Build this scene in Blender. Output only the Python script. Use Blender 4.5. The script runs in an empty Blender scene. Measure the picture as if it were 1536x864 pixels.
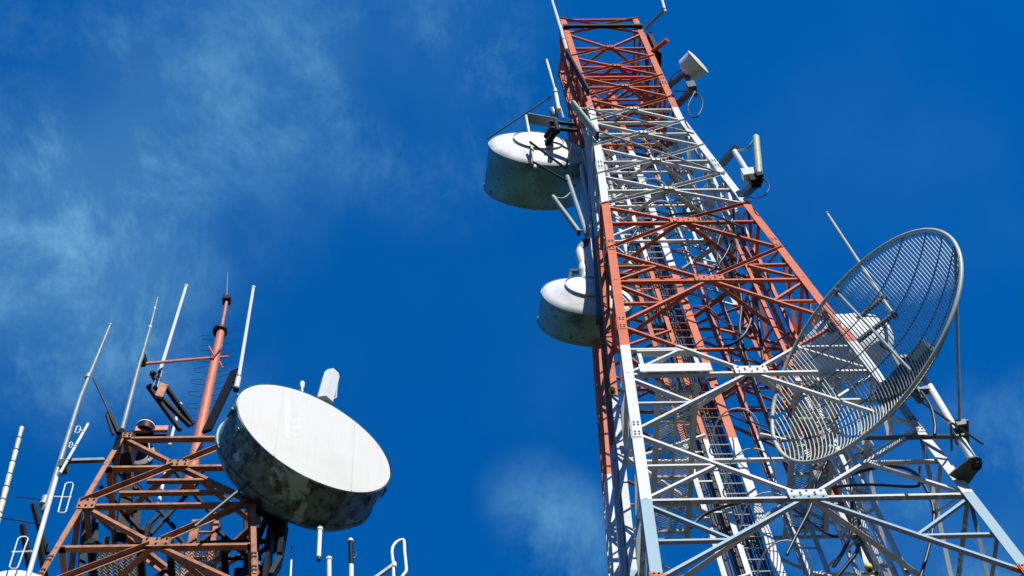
import bpy, math, random
from mathutils import Vector as V, Matrix
random.seed(7)
S = bpy.context.scene
COL = S.collection
PI = math.pi

# ------------------------------------------------------------------ camera
F, VX, VY = 2750.0, 603.0, -748.0            # focal length in photo pixels and the zenith's vanishing point
zc = V((VX - 768, VY - 432, F)).normalized()
fw = V((0, 0, 1))
yc = (fw - zc * fw.dot(zc)).normalized()
xc = yc.cross(zc)
RIGHT = V((xc[0], yc[0], zc[0])); DOWN = V((xc[1], yc[1], zc[1])); FWD = V((xc[2], yc[2], zc[2]))
cam = bpy.data.cameras.new('camera'); camo = bpy.data.objects.new('camera', cam); COL.objects.link(camo)
camo.matrix_world = Matrix(((RIGHT[0], -DOWN[0], -FWD[0], 0), (RIGHT[1], -DOWN[1], -FWD[1], 0), (RIGHT[2], -DOWN[2], -FWD[2], 0), (0, 0, 0, 1)))
cam.sensor_width = 36; cam.lens = F / 1536 * 36; cam.clip_end = 6000; cam.clip_start = .1
S.camera = camo
GZ = -1.6                                     # ground level

def ray(px, py): return RIGHT * ((px - 768) / F) + DOWN * ((py - 432) / F) + FWD
def at(px, py, hd):                           # the point of a sight line at a horizontal distance
    d = ray(px, py); return d * (hd / math.hypot(d.x, d.y))
def atz(px, py, h): d = ray(px, py); return d * (h / d.z)
def atplane(px, py, C, n): d = ray(px, py); return d * (C.dot(n) / d.dot(n))
def pix(P): return (768 + F * P.dot(RIGHT) / P.dot(FWD), 432 + F * P.dot(DOWN) / P.dot(FWD))

# ------------------------------------------------------------------ materials
def nodes(name):
    m = bpy.data.materials.new(name); m.use_nodes = True
    nt = m.node_tree; b = nt.nodes['Principled BSDF']
    return m, nt, b
def N(nt, t, **k):
    n = nt.nodes.new(t)
    for a, v in k.items(): setattr(n, a, v)
    return n
def noise(nt, vec, scale, detail=4, rough=.55, dist=0):
    n = N(nt, 'ShaderNodeTexNoise'); n.inputs['Scale'].default_value = scale; n.inputs['Detail'].default_value = detail
    n.inputs['Roughness'].default_value = rough; n.inputs['Distortion'].default_value = dist
    if vec is not None: nt.links.new(vec, n.inputs['Vector'])
    return n.outputs['Fac']
def mrange(nt, v, a, b, c=0., d=1.):
    n = N(nt, 'ShaderNodeMapRange', interpolation_type='SMOOTHSTEP'); nt.links.new(v, n.inputs[0])
    for i, x in enumerate((a, b, c, d)): n.inputs[i + 1].default_value = x
    return n.outputs[0]
def mixc(nt, fac, a, b):
    n = N(nt, 'ShaderNodeMix', data_type='RGBA')
    if isinstance(fac, float): n.inputs[0].default_value = fac
    else: nt.links.new(fac, n.inputs[0])
    for i, x in ((6, a), (7, b)):
        if isinstance(x, tuple): n.inputs[i].default_value = (*x, 1)
        else: nt.links.new(x, n.inputs[i])
    return n.outputs[2]
def math2(nt, op, a, b):
    n = N(nt, 'ShaderNodeMath', operation=op)
    for i, x in enumerate((a, b)):
        if isinstance(x, (int, float)): n.inputs[i].default_value = x
        else: nt.links.new(x, n.inputs[i])
    return n.outputs[0]
def mapping(nt, vec, sc):
    n = N(nt, 'ShaderNodeMapping'); nt.links.new(vec, n.inputs[0]); n.inputs['Scale'].default_value = sc; return n.outputs[0]
def bump(nt, b, h, st=.2, d=.01):
    n = N(nt, 'ShaderNodeBump'); n.inputs['Strength'].default_value = st; n.inputs['Distance'].default_value = d
    nt.links.new(h, n.inputs['Height']); nt.links.new(n.outputs[0], b.inputs['Normal'])

def simple(name, col, dirt=None, amt=.4, rough=.5, metal=0., scale=6., spec=.5):
    m, nt, b = nodes(name)
    g = N(nt, 'ShaderNodeNewGeometry').outputs['Position']
    n1 = noise(nt, g, scale, 6, .6); n2 = noise(nt, mapping(nt, g, (18, 18, 1.2)), 1., 4)
    f = mrange(nt, n1, .45, .75, 0, amt)
    f2 = mrange(nt, n2, .5, .8, 0, amt)
    d = dirt or tuple(c * .55 for c in col)
    c = mixc(nt, f, col, d); c = mixc(nt, f2, c, d)
    oi = N(nt, 'ShaderNodeObjectInfo').outputs['Random']; hs = N(nt, 'ShaderNodeHueSaturation'); nt.links.new(c, hs.inputs['Color'])
    nt.links.new(mrange(nt, oi, 0, 1, .86, 1.05), hs.inputs['Value']); c = hs.outputs[0]
    nt.links.new(c, b.inputs['Base Color']); b.inputs['Roughness'].default_value = rough; b.inputs['Metallic'].default_value = metal
    b.inputs['Specular IOR Level'].default_value = spec
    return m

def banded(name, red, white, cuts, grey=None):           # aviation bands: red or white by height; optional grey replaces white below a level
    m, nt, b = nodes(name)
    g = N(nt, 'ShaderNodeNewGeometry').outputs['Position']
    sep = N(nt, 'ShaderNodeSeparateXYZ'); nt.links.new(g, sep.inputs[0]); z = sep.outputs[2]
    wob = noise(nt, g, 9, 2); z = math2(nt, 'ADD', z, mrange(nt, wob, 0, 1, -.012, .012))
    s = None                                  # 1 where red
    for lo, hi in cuts:
        k = math2(nt, 'MULTIPLY', math2(nt, 'GREATER_THAN', z, lo), math2(nt, 'LESS_THAN', z, hi))
        s = k if s is None else math2(nt, 'ADD', s, k)
    r2 = mixc(nt, mrange(nt, noise(nt, g, 5, 6, .65), .42, .75), red, tuple(x * .74 for x in red))
    w2 = mixc(nt, mrange(nt, noise(nt, g, 4, 6, .65), .5, .8), white, (white[0] * .78, white[1] * .8, white[2] * .76))
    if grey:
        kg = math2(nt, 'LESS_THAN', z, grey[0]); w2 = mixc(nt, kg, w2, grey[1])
    c = mixc(nt, s, w2, r2)
    oi = N(nt, 'ShaderNodeObjectInfo').outputs['Random']; hs = N(nt, 'ShaderNodeHueSaturation'); nt.links.new(c, hs.inputs['Color'])
    nt.links.new(mrange(nt, oi, 0, 1, .88, 1.08), hs.inputs['Value']); c = hs.outputs[0]
    rust = mrange(nt, noise(nt, mapping(nt, g, (7, 7, 2.5)), 1.6, 8, .72), .62, .72, 0, .75)
    c = mixc(nt, rust, c, (.16, .075, .04))
    nt.links.new(c, b.inputs['Base Color']); b.inputs['Roughness'].default_value = .55; b.inputs['Specular IOR Level'].default_value = .15
    return m

BAND = [(38.2, 60), (24.66, 31.55), (GZ, 17.82)]
WHITE = (.64, .66, .64)
M = {}
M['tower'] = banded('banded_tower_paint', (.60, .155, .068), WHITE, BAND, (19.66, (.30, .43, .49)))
M['inner'] = banded('banded_inner_paint', (.60, .155, .068), WHITE, BAND)
M['old'] = simple('faded_red_paint', (.48, .215, .12), (.12, .065, .035), .75, .6, 0., 5., .15)
M['red'] = simple('red_paint', (.60, .18, .09), (.2, .09, .05), .5, .5)
M['white'] = simple('white_paint', (.66, .68, .66), (.38, .41, .38), .35, .45)
M['galv'] = simple('galvanised_steel', (.36, .41, .385), (.18, .21, .195), .5, .42, .25)
M['darkgalv'] = simple('weathered_steel', (.10, .125, .12), (.05, .06, .055), .5, .5, .2)
M['dark'] = simple('dark_steel', (.011, .012, .012), (.02, .018, .014), .5, .6, 0., 6., .15)
M['black'] = simple('black_rubber', (.018, .018, .02), (.03, .03, .03), .4, .45)
M['fibre'] = simple('white_fibreglass', (.78, .80, .77), (.55, .56, .50), .35, .35)
M['cream'] = simple('cream_fibreglass', (.70, .70, .50), (.36, .38, .24), .55, .45)
M['panel'] = simple('panel_fibreglass', (.40, .43, .26), (.18, .22, .14), .6, .5)
M['radome'] = simple('radome_fabric', (.635, .635, .585), (.55, .55, .50), .5, .55, 0, 1.2, .3)
M['mark'] = simple('faded_white_mark', (.655, .66, .63), (.635, .635, .585), 1., .5, 0., 9.)
M['rubberdark'] = simple('dark_red_lens', (.035, .006, .008), (.02, .01, .01), .3, .35)
M['rods'] = simple('cream_grid_rods', (.52, .56, .46), (.30, .34, .28), .4, .5)
M['seam'] = simple('radome_seam', (.59, .59, .545), (.53, .53, .485), .5, .6)
M['yellow'] = simple('yellow_paint', (.75, .68, .05), (.4, .35, .05), .3, .5)
M['bolt'] = simple('bolt_steel', (.05, .05, .045), (.1, .06, .03), .4, .5)

def grimy(name, base, grime, thr, w, scale, gz=None, drip=None):
    m, nt, b = nodes(name)
    tc = N(nt, 'ShaderNodeTexCoord').outputs['Object']
    big = noise(nt, mapping(nt, tc, (1, 1, .8)), scale, 8, .62, .25)
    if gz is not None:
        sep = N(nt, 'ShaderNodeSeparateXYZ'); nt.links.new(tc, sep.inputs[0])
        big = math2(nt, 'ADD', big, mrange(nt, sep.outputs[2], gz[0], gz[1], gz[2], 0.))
    f = mrange(nt, big, thr, thr + w)
    fine = mrange(nt, noise(nt, tc, scale * 6, 5, .6), .35, .7, .55, 1.)
    f = math2(nt, 'MULTIPLY', f, fine)
    tone = mixc(nt, mrange(nt, noise(nt, tc, 2.2, 4), .35, .7), base, tuple(x * .72 for x in base))
    c = mixc(nt, f, tone, grime)
    if drip:
        d = mrange(nt, noise(nt, mapping(nt, tc, drip), 1., 5, .6), .60, .68, 0, .8)
        c = mixc(nt, d, c, grime)
    nt.links.new(c, b.inputs['Base Color']); b.inputs['Roughness'].default_value = .55
    return m
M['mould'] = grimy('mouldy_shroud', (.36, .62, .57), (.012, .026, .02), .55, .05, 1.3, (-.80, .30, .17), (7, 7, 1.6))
M['shroud'] = grimy('stained_shroud', (.28, .60, .55), (.03, .055, .05), .60, .16, 1.3, None, (14, 14, 1.0))
M['shell'] = grimy('white_reflector_shell', (.80, .82, .79), (.45, .47, .43), .68, .2, 1.5)

# ------------------------------------------------------------------ mesh builder
class MB:
    def __init__(s): s.v = []; s.f = []; s.mi = []; s.sm = []
    def face(s, idx, mi=0, sm=False): s.f.append(idx); s.mi.append(mi); s.sm.append(sm)
    def bar(s, p, q, u, u0, u1, v, v0, v1, mi=0):          # a straight bar with a rectangular section
        b = len(s.v)
        for e in (p, q):
            for a, c in ((u0, v0), (u1, v0), (u1, v1), (u0, v1)): s.v.append(e + u * a + v * c)
        for f in ((0, 1, 2, 3), (7, 6, 5, 4), (0, 4, 5, 1), (1, 5, 6, 2), (2, 6, 7, 3), (3, 7, 4, 0)): s.face([b + i for i in f], mi)
        return s
    def box(s, c, ax, ay, az, mi=0):                        # centre and half-extent vectors
        return s.bar(c - az, c + az, ax.normalized(), -ax.length, ax.length, ay.normalized(), -ay.length, ay.length, mi)
    def sbar(s, p, q, w, n=V((0, 0, 1)), mi=0, t=None):
        d = (q - p).normalized(); u = d.cross(n)
        if u.length < .05: u = d.cross(V((1, 0, 0)))
        u.normalize(); v = u.cross(d); t = t or w
        return s.bar(p, q, u, -w / 2, w / 2, v, -t / 2, t / 2, mi)
    def angle(s, p, q, n, w, t, off=0., low=True, inward=True, w2=None):   # L section: one leg in the face plane, one across it
        d = (q - p).normalized(); u = d.cross(n).normalized()
        if u.z > 0: u = -u                                  # u points down the face
        w2 = w2 or w
        o = -n * off
        s.bar(p + o, q + o, u, -w / 2, w / 2, n, -t, 0)
        e = (w / 2 - t, w / 2) if low else (-w / 2, -w / 2 + t)
        if inward: s.bar(p + o, q + o, u, e[0], e[1], n, -t - w2, -t - .0005)
        else: s.bar(p + o, q + o, u, e[0], e[1], n, .0005, w2)
        return s
    def tube(s, pts, r, n=10, mi=0, caps=True, closed=False):
        pts = [V(p) for p in pts]; k = len(pts)
        rs = r if isinstance(r, (list, tuple)) else [r] * k
        b = len(s.v); up = None
        for i, p in enumerate(pts):
            a = pts[i - 1] if (i > 0 or closed) else p
            c = pts[(i + 1) % k] if (i < k - 1 or closed) else p
            d = (c - a).normalized()
            if up is None:
                up = d.cross(V((0, 0, 1)))
                if up.length < .1: up = d.cross(V((1, 0, 0)))
            up = (up - d * up.dot(d)).normalized(); w = d.cross(up)
            for j in range(n):
                t = 2 * PI * j / n; s.v.append(p + (up * math.cos(t) + w * math.sin(t)) * rs[i])
        for i in range(k if closed else k - 1):
            for j in range(n):
                i2 = (i + 1) % k
                s.face([b + i * n + j, b + i * n + (j + 1) % n, b + i2 * n + (j + 1) % n, b + i2 * n + j], mi, True)
        if caps and not closed:
            for i, rev in ((0, True), (k - 1, False)):
                c = len(s.v)
                s.v += s.v[b + i * n:b + (i + 1) * n]
                idx = list(range(c, c + n)); s.face(idx[::-1] if rev else idx, mi)
        return s
    def lathe(s, C, ax, prof, n=48, mi=0, smooth=True):     # prof: (along axis, radius); sharp where a point repeats
        ax = ax.normalized(); u = ax.cross(V((0, 0, 1)))
        if u.length < .1: u = ax.cross(V((1, 0, 0)))
        u.normalize(); w = ax.cross(u); last = None
        for a, r in prof:
            b = len(s.v)
            if r < 1e-5: s.v.append(C + ax * a); cur = [b]
            else:
                for j in range(n):
                    t = 2 * PI * j / n; s.v.append(C + ax * a + (u * math.cos(t) + w * math.sin(t)) * r)
                cur = list(range(b, b + n))
            if last is not None and not (abs(last[1] - a) < 1e-7 and abs(last[2] - r) < 1e-7):
                L = last[0]
                for j in range(n):
                    j2 = (j + 1) % n
                    if len(L) == 1 and len(cur) == 1: continue
                    if len(L) == 1: s.face([L[0], cur[j2], cur[j]], mi, smooth)
                    elif len(cur) == 1: s.face([L[j], L[j2], cur[0]], mi, smooth)
                    else: s.face([L[j], L[j2], cur[j2], cur[j]], mi, smooth)
            last = (cur, a, r)
        return s
    def build(s, name, mat, parent=None, label=None):
        me = bpy.data.meshes.new(name)
        org = V((0, 0, 0))
        p = parent
        while p is not None: org += p.location; p = p.parent
        me.from_pydata([x - org for x in s.v], [], s.f)
        for m in (mat if isinstance(mat, (list, tuple)) else [mat]): me.materials.append(M[m] if isinstance(m, str) else m)
        me.polygons.foreach_set('material_index', s.mi); me.polygons.foreach_set('use_smooth', s.sm)
        me.update()
        o = bpy.data.objects.new(name, me); COL.objects.link(o)
        if parent is not None: o.parent = parent
        if label: o['label'] = label
        return o

def thing(name, label, cat, loc, group=None):
    o = bpy.data.objects.new(name, None); COL.objects.link(o); o.location = loc; o.empty_display_size = .2
    o['label'] = label; o['category'] = cat
    if group: o['group'] = group
    return o
bpy.context.view_layer.update()

def curve(pts, per=8):                                      # Catmull-Rom through points
    pts = [V(p) for p in pts]; out = []
    P = [pts[0] * 2 - pts[1]] + pts + [pts[-1] * 2 - pts[-2]]
    for i in range(1, len(P) - 2):
        a, b, c, d = P[i - 1:i + 3]
        for k in range(per):
            t = k / per
            out.append(.5 * (2 * b + (c - a) * t + (2 * a - 5 * b + 4 * c - d) * t * t + (3 * b - a - 3 * c + d) * t ** 3))
    out.append(pts[-1]); return out

# ------------------------------------------------------------------ lattice towers
class Frame:
    def __init__(s, psi, X, Y, w, ar=1.):
        s.c, s.s = math.cos(psi), math.sin(psi); s.X, s.Y, s.w, s.ar = X, Y, w, ar
        s.ex = V((s.c, s.s, 0)); s.ey = V((-s.s, s.c, 0))
    def P(s, x, y, h): return V((s.X + s.c * x - s.s * y, s.Y + s.s * x + s.c * y, h))       # metres
    def U(s, u, v, h): w = s.w(h); return s.P(u * w, v * w * s.ar, h)                         # -1..1 across the faces

def lattice(root, T, levels, mids, hb, ht, mat, breaks, lw, bw, gw, redund, plates, splices, wf=1.15):
    t = .014
    # legs: two flanges each, one object per leg
    for su, sv in ((-1, -1), (1, -1), (-1, 1), (1, 1)):
        mb = MB(); ex = T.ex * -su; ey = T.ey * -sv
        hs = [hb] + [b for b in breaks if hb < b < ht] + [ht]
        for a, b in zip(hs, hs[1:]):
            p, q = T.U(su, sv, a), T.U(su, sv, b)
            mb.bar(p, q, ex, 0, lw, ey, 0, t); mb.bar(p, q, ey, t + .0005, lw, ex, 0, t)
        for h in splices:                                   # bolted splice plates
            if not hb < h < ht: continue
            p, q = T.U(su, sv, h - .26), T.U(su, sv, h + .26)
            mb.bar(p, q, ex, .012, lw - .012, ey, -.010, -.0015); mb.bar(p, q, ey, .012, lw - .012, ex, -.010, -.0015)
            for k in (-.19, -.11, .11, .19):
                c = T.U(su, sv, h + k)
                for e in (.045, lw - .045):
                    mb.lathe(c + ex * e, -ey, ((.008, .014), (.024, .014), (.024, 0)), 6, 1, False)
        mb.build('leg', [mat, 'bolt'], root)
    faces = []
    for nm, fn, nrm in (('front', lambda u, h: T.U(u, -1, h), -T.ey), ('right', lambda u, h: T.U(1, u, h), T.ex),
                        ('back', lambda u, h: T.U(-u, 1, h), T.ey), ('left', lambda u, h: T.U(-1, -u, h), -T.ex)):
        faces.append((nm, fn, nrm))
    rest = MB(); nb = 0
    def brace(front, p, q, n, w, off, low, inw, cp=0., cq=0.):
        nonlocal nb
        d = (q - p); dn = d.normalized(); p = p + d * .012 + dn * cp; q = q - d * .012 - dn * cq
        if nb < 99 and front:
            MB().angle(p, q, n, w, .008, off, low, inw, w * wf).build('brace', mat, root); nb += 1
        else: rest.angle(p, q, n, w, .008, off, low, inw, w * wf)
    for nm, fn, n in faces:
        fr = nm == 'front' or nm == 'right'
        e = .985
        for i, h in enumerate(levels):
            if h > ht: continue
            MB().angle(fn(-e, h), fn(e, h), n, gw, .009, .029, True, True, gw * wf).build('girt', mat, root)
            if plates and i > 0:
                c = fn(0, h); big = i >= plates
                a, b = (.24, .125) if big else (.12, .075)
                up = (fn(0, h + .1) - fn(0, h - .1)).normalized(); sx = up.cross(n).normalized()
                mb = MB()
                mb.bar(c - up * b, c + up * b, sx, -a, a, n, .003, .013)
                for q in range(-2, 3):
                    for r in (-1, 1):
                        if big or q % 2 == 0:
                            mb.lathe(c + sx * (q * a * .38) + up * (r * b * (.62 if q % 2 == 0 else .2)), n, ((.013, .015), (.028, .015), (.028, 0)), 6, 1, False)
                mb.build('gusset_plate', [mat, 'bolt'], root)
        for h in mids:
            MB().angle(fn(-e, h), fn(e, h), n, gw * .9, .008, .029, True, True, gw * wf).build('girt', mat, root)
        for i in range(len(levels) - 1):
            a, b = levels[i], levels[i + 1]; m = (a + b) / 2
            ta = (.14 if i >= plates else .06) if plates else .06; tb = (.14 if i + 1 >= plates else .06) if plates else .06
            if i == 0 and plates:                           # the open top panel
                for sg in (-1, 1):
                    brace(fr, fn(sg, a), fn(0, (a + m) / 2), n, bw, .016, True, False); brace(fr, fn(0, (a + m) / 2), fn(sg, m), n, bw, .016, True, True)
                    brace(fr, fn(sg, m), fn(0, b), n, bw, .016, True, True)
                continue
            for sg in (-1, 1):
                lo_ = bool(plates) and i >= 9
                if a < ht: brace(fr, fn(0, a), fn(sg, m), n, bw, .016, sg > 0 or lo_, sg > 0 or lo_, ta, 0)
                brace(fr, fn(sg, m), fn(0, b), n, bw, .016 + (.012 if lo_ and sg > 0 else 0), sg < 0 or lo_, sg < 0 or lo_, 0, tb)
                k = redund(i)
                if k:
                    q = (fn(sg, m) + fn(0, b)) / 2
                    brace(fr, fn(sg, (m + b) / 2), q, n, bw * .9, .040, True, True); brace(fr, fn(sg, b), q, n, bw * .9, .040, True, True)
                if k == 2:
                    q = (fn(sg, m) + fn(0, a)) / 2
                    brace(fr, fn(sg, (m + a) / 2), q, n, bw * .9, .040, True, True); brace(fr, fn(sg, a), q, n, bw * .9, .040, True, True)
    if rest.v: o = rest.build('brace', mat, root, 'lattice bracing of the far faces'); o['kind'] = 'stuff'
    for i, h in enumerate(x for x in levels[1:] if x < ht):                      # horizontal bracing between the middles of the four faces
        z = V((0, 0, 1)); dz = .06
        for (u1, v1), (u2, v2) in (((0, -1), (1, 0)), ((1, 0), (0, 1)), ((0, 1), (-1, 0)), ((-1, 0), (0, -1))):
            p, q = T.U(u1 * .97, v1 * .97, h + dz), T.U(u2 * .97, v2 * .97, h + dz)
            mb = MB(); d = (q - p).normalized(); u = d.cross(z)
            mb.bar(p, q, u, -.035, .035, z, 0, .008); mb.bar(p, q, u, -.035, -.027, z, .0085, .07)
            mb.build('plan_brace', mat, root)

def mesh_floor(name, T, x0, x1, y0, y1, h, mat, root, cx=.085, cy=.04):   # expanded metal: rows of zigzag strands
    mb = MB(); z = V((0, 0, 1)); nx = max(2, int((x1 - x0) / cx)); ny = int((y1 - y0) / cy)
    for j in range(ny):
        y = y0 + (j + .5) * (y1 - y0) / ny
        for k in range(2 * nx):
            xa = x0 + k * (x1 - x0) / (2 * nx); xb = x0 + (k + 1) * (x1 - x0) / (2 * nx)
            o = 1 if k % 2 == 0 else -1
            p, q = T.P(xa, y - o * cy / 2, h), T.P(xb, y + o * cy / 2, h)
            d = (q - p).normalized(); u = d.cross(z)
            mb.bar(p, q, u, -.0055, .0055, z, -.008, .003)
    return mb.build(name, mat, root)

# --- the tall tower on the right
K = .061; HC = 37.536; AR = .774; HT = 45.76
T1 = Frame(.136, 3.06, 13.454, lambda h: 1 + max(0, HC - h) * K, AR)
tower = thing('lattice_tower', 'tall red and white banded lattice tower with a caged ladder inside', 'lattice tower', (3.06, 13.454, GZ))
LV = [HT, 43.068, 41.461, 39.853, 38.158, 36.324, 34.315, 32.41, 30.492, 27.477, 23.63, 19.682, 15.6, 11.3, 6.8]
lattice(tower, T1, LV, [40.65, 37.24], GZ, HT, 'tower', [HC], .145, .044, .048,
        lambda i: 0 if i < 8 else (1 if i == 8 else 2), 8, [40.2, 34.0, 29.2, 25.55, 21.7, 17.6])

# caged ladder, cable rails
LX, LY = .0, .25
def vbar(mb, x, y, h0, h1, wx, wy): mb.bar(T1.P(x, y, h0), T1.P(x, y, h1), T1.ex, -wx / 2, wx / 2, T1.ey, -wy / 2, wy / 2)
LTOP = 42.9
ladder = MB(); vbar(ladder, -.42, LY, GZ, LTOP, .075, .03); vbar(ladder, .0, LY - .02, GZ, LTOP, .13, .035)
ladder = ladder.build('ladder', 'inner', tower)
h = 17.
while h < LTOP: MB().tube([T1.P(-.385, LY, h), T1.P(-.065, LY, h)], .012, 6).build('rung', 'inner', ladder); h += .30
h = 13.0
while h < 39:
    mb = MB(); pts = []
    for k in range(13):
        a = PI * k / 12; pts.append(T1.P(.02 - .36 * math.cos(a), LY - .06 - .55 * math.sin(a) ** .8, h))
    mb.tube(pts, .013, 6); mb.build('cage_hoop', 'inner', tower); h += 1.28
mb = MB()
for a in (.35,): vbar(mb, .02 + .36, LY - .06, 13, 39, .035, .01)
mb.build('cage_strap', 'inner', tower)
tray = MB(); vbar(tray, -.74, LY + .05, GZ, LTOP - .4, .075, .03); vbar(tray, .62, LY + .7, GZ, 41, .06, .05); vbar(tray, .95, LY + .7, GZ, 40, .06, .05)
h = 8.2
while h < LTOP - 1:
    tray.bar(T1.P(-.70, LY + .07, h), T1.P(-.46, LY + .07, h), V((0, 0, 1)), 0, .04, T1.ey, 0, .012)
    tray.bar(T1.P(.65, LY + .7, h), T1.P(.92, LY + .7, h), V((0, 0, 1)), 0, .04, T1.ey, 0, .012); h += .9
tray.build('cable_tray', 'inner', tower)

posts = [at(1030, 200, 13.7), at(1058, 242, 13.9), at(1090, 287, 14.0), at(1012, 215, 14.2)]
for p in posts:
    MB().bar(V((p.x, p.y, 12)), V((p.x, p.y, p.z + .4)), T1.ex, -.03, .03, T1.ey, -.03, .03).build('inner_post', 'inner', tower)
k = 0
for h in (41.2, 39.4, 37.6, 35.9, 34.1, 32.4, 30.6, 28.8, 27.0, 25.2, 23.0, 21.2, 19.4, 17.6):
    a, b = posts[k % 4], posts[(k + 1) % 4]; k += 1
    for (p, q, dh) in ((posts[0], posts[1], 0), (posts[3], posts[2], .25), (posts[k % 4], posts[(k + 2) % 4], .6)):
        if h + dh > min(p.z, q.z): continue
        MB().sbar(V((p.x, p.y, h + dh)), V((q.x, q.y, h + dh)), .035).build('spreader', 'inner', tower)
for h in LV[1:]:
    w_ = T1.w(h); h += .15
    MB().angle(T1.P(-w_ * .97, .1, h), T1.P(w_ * .97, .1, h), -T1.ey, .045, .007, 0, True, True).build('inner_girt', 'inner', tower)
    MB().angle(T1.P(-w_ * .97, .1, h), T1.P(-.45, .1, h + .8), -T1.ey, .04, .007, 0, True, True).build('inner_brace', 'inner', tower)
    MB().angle(T1.P(w_ * .97, .1, h), T1.P(.4, .1, h + .8), -T1.ey, .04, .007, 0, True, True).build('inner_brace', 'inner', tower)
# work platform seen from below
PH = 23.50
for x0, x1, in ((-1.36, -.82), (.66, 1.25)):
    mesh_floor('grating', T1, x0 + .03, x1 - .03, -1.30, 1.25, PH + .05, 'galv', tower)
    for x in (x0, x1, (x0 + x1) / 2):
        w = .075 if x != (x0 + x1) / 2 else .03
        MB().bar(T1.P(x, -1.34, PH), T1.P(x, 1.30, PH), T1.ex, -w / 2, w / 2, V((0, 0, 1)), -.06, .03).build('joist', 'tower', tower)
    for k in range(6):
        y = -1.15 + k * .46
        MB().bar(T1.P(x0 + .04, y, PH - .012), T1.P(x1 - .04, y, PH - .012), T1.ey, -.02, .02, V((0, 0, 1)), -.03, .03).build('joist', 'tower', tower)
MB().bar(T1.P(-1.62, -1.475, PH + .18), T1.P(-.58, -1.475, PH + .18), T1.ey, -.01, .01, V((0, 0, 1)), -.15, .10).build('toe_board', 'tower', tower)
rail = MB()
for x in (-1.52, -.70): rail.bar(T1.P(x, -1.30, PH + .05), T1.P(x, -1.30, PH + 1.05), T1.ex, -.03, .03, T1.ey, -.025, .025)
for hh in (.5, 1.02): rail.bar(T1.P(-1.55, -1.30, PH + hh), T1.P(-.66, -1.30, PH + hh), T1.ey, -.05, .05, V((0, 0, 1)), -.02, .02)
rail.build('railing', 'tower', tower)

# outside cable ladder up the left face, with its bundle of feeders
def leftpt(v, off, h): return T1.U(-1, v, h) - T1.ex * off
mb = MB()
for v in (-.35, .25):
    for a, b in ((GZ, HC), (HC, 44.2)):
        mb.bar(leftpt(v, .05, a), leftpt(v, .05, b), T1.ey, -.035, .035, T1.ex, -.05, .05)
h = 9.
while h < 44: mb.bar(leftpt(-.33, .06, h), leftpt(.23, .06, h), V((0, 0, 1)), -.02, .02, T1.ex, -.01, .01); h += .8
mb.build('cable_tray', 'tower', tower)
mb = MB()
for v in (.62, .95):
    for a, b in ((GZ, HC), (HC, 41)): mb.bar(leftpt(v, .12, a), leftpt(v, .12, b), T1.ey, -.05, .05, T1.ex, -.055, .055)
h = 9.
while h < 41: mb.bar(leftpt(.65, .17, h), leftpt(.92, .17, h), V((0, 0, 1)), -.03, .03, T1.ex, -.012, .012); h += .55
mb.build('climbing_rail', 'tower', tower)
def feeder(pts, r, label, g='feeder cables on the tall tower', mat='black', n=7):
    o = MB().tube(pts, r, n).build('coaxial_cable', mat); o['label'] = label; o['category'] = 'cable'
    if g: o['group'] = g
    return o
for k in range(6):
    v = -.28 + k * .09
    feeder([leftpt(v, .01, 8), leftpt(v, .01, HC), leftpt(v, .01, 43.5 - k * .9)], .024, 'black feeder cable in the bundle running up the left face of the tall tower')
random.seed(3)
for k in range(26):
    x = -.69 + k * .026 + random.uniform(-.006, .006); y = LY + .15 + random.uniform(0, .10)
    top = 41.5 - random.choice((0, 0, 1.5, 4, 7))
    feeder([T1.P(x, y, 10), T1.P(x + random.uniform(-.02, .02), y + .02, 18), T1.P(x, y, 24), T1.P(x + random.uniform(-.02, .02), y, 31), T1.P(x, y, top)], random.choice((.011, .014, .017)), 'black feeder cable in the bundle behind the inner ladder of the tall tower')

# pipe mounts on the front-left corner
for (x0, y0, x1, y1, hd, r_) in ((895, 205, 922, 300, 12.7, .05), (873, 250, 905, 420, 13.6, .06), (884, 232, 886, 330, 13.3, .035)):
    a = at(x0, y0, hd); q = at(x1, y1, hd)
    MB().tube([a, q], r_, 10).build('mount_pipe', 'galv', tower)
a, b = at(892, 330, 13.2), at(899, 480, 13.2); mb = MB()
mb.bar(a, b, T1.ex, -.06, .06, T1.ey, -.09, .09); mb.build('conduit', 'darkgalv', tower)
for (p, q) in (((1, -1, 35.9), (-1, -1, 37.9)), ((1, -1, 33.0), (-1, -1, 36.3))):       # long stays across the white bay
    a = T1.U(p[0] * .9, p[1], p[2]) - T1.ey * .08; b = T1.U(q[0], q[1], q[2]) - T1.ey * .08
    MB().tube([a, b], .022, 8).build('stay', 'galv', tower)
# dark back frames beside the right leg near the top, small bracket stub
mb = MB(); mb.bar(T1.P(1.12, -.55, 42.3), T1.P(1.12, -.55, 44.3), T1.ex, -.05, .05, T1.ey, -.25, .25); mb.build('cable_duct', 'dark', tower)
mb = MB(); mb.sbar(at(978, 78, 13.5), at(1001, 60, 13.3), .10, t=.08); mb.build('mount_arm', 'tower', tower)
# top head bar
mb = MB(); a = T1.U(-1, -1, 44.75) - T1.ey * .06; b = T1.U(1, -1, 44.75) - T1.ey * .06
mb.bar(a, b, V((0, 0, 1)), -.07, .07, T1.ey, -.04, .04); mb.build('head_bar', 'dark', tower)

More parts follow.
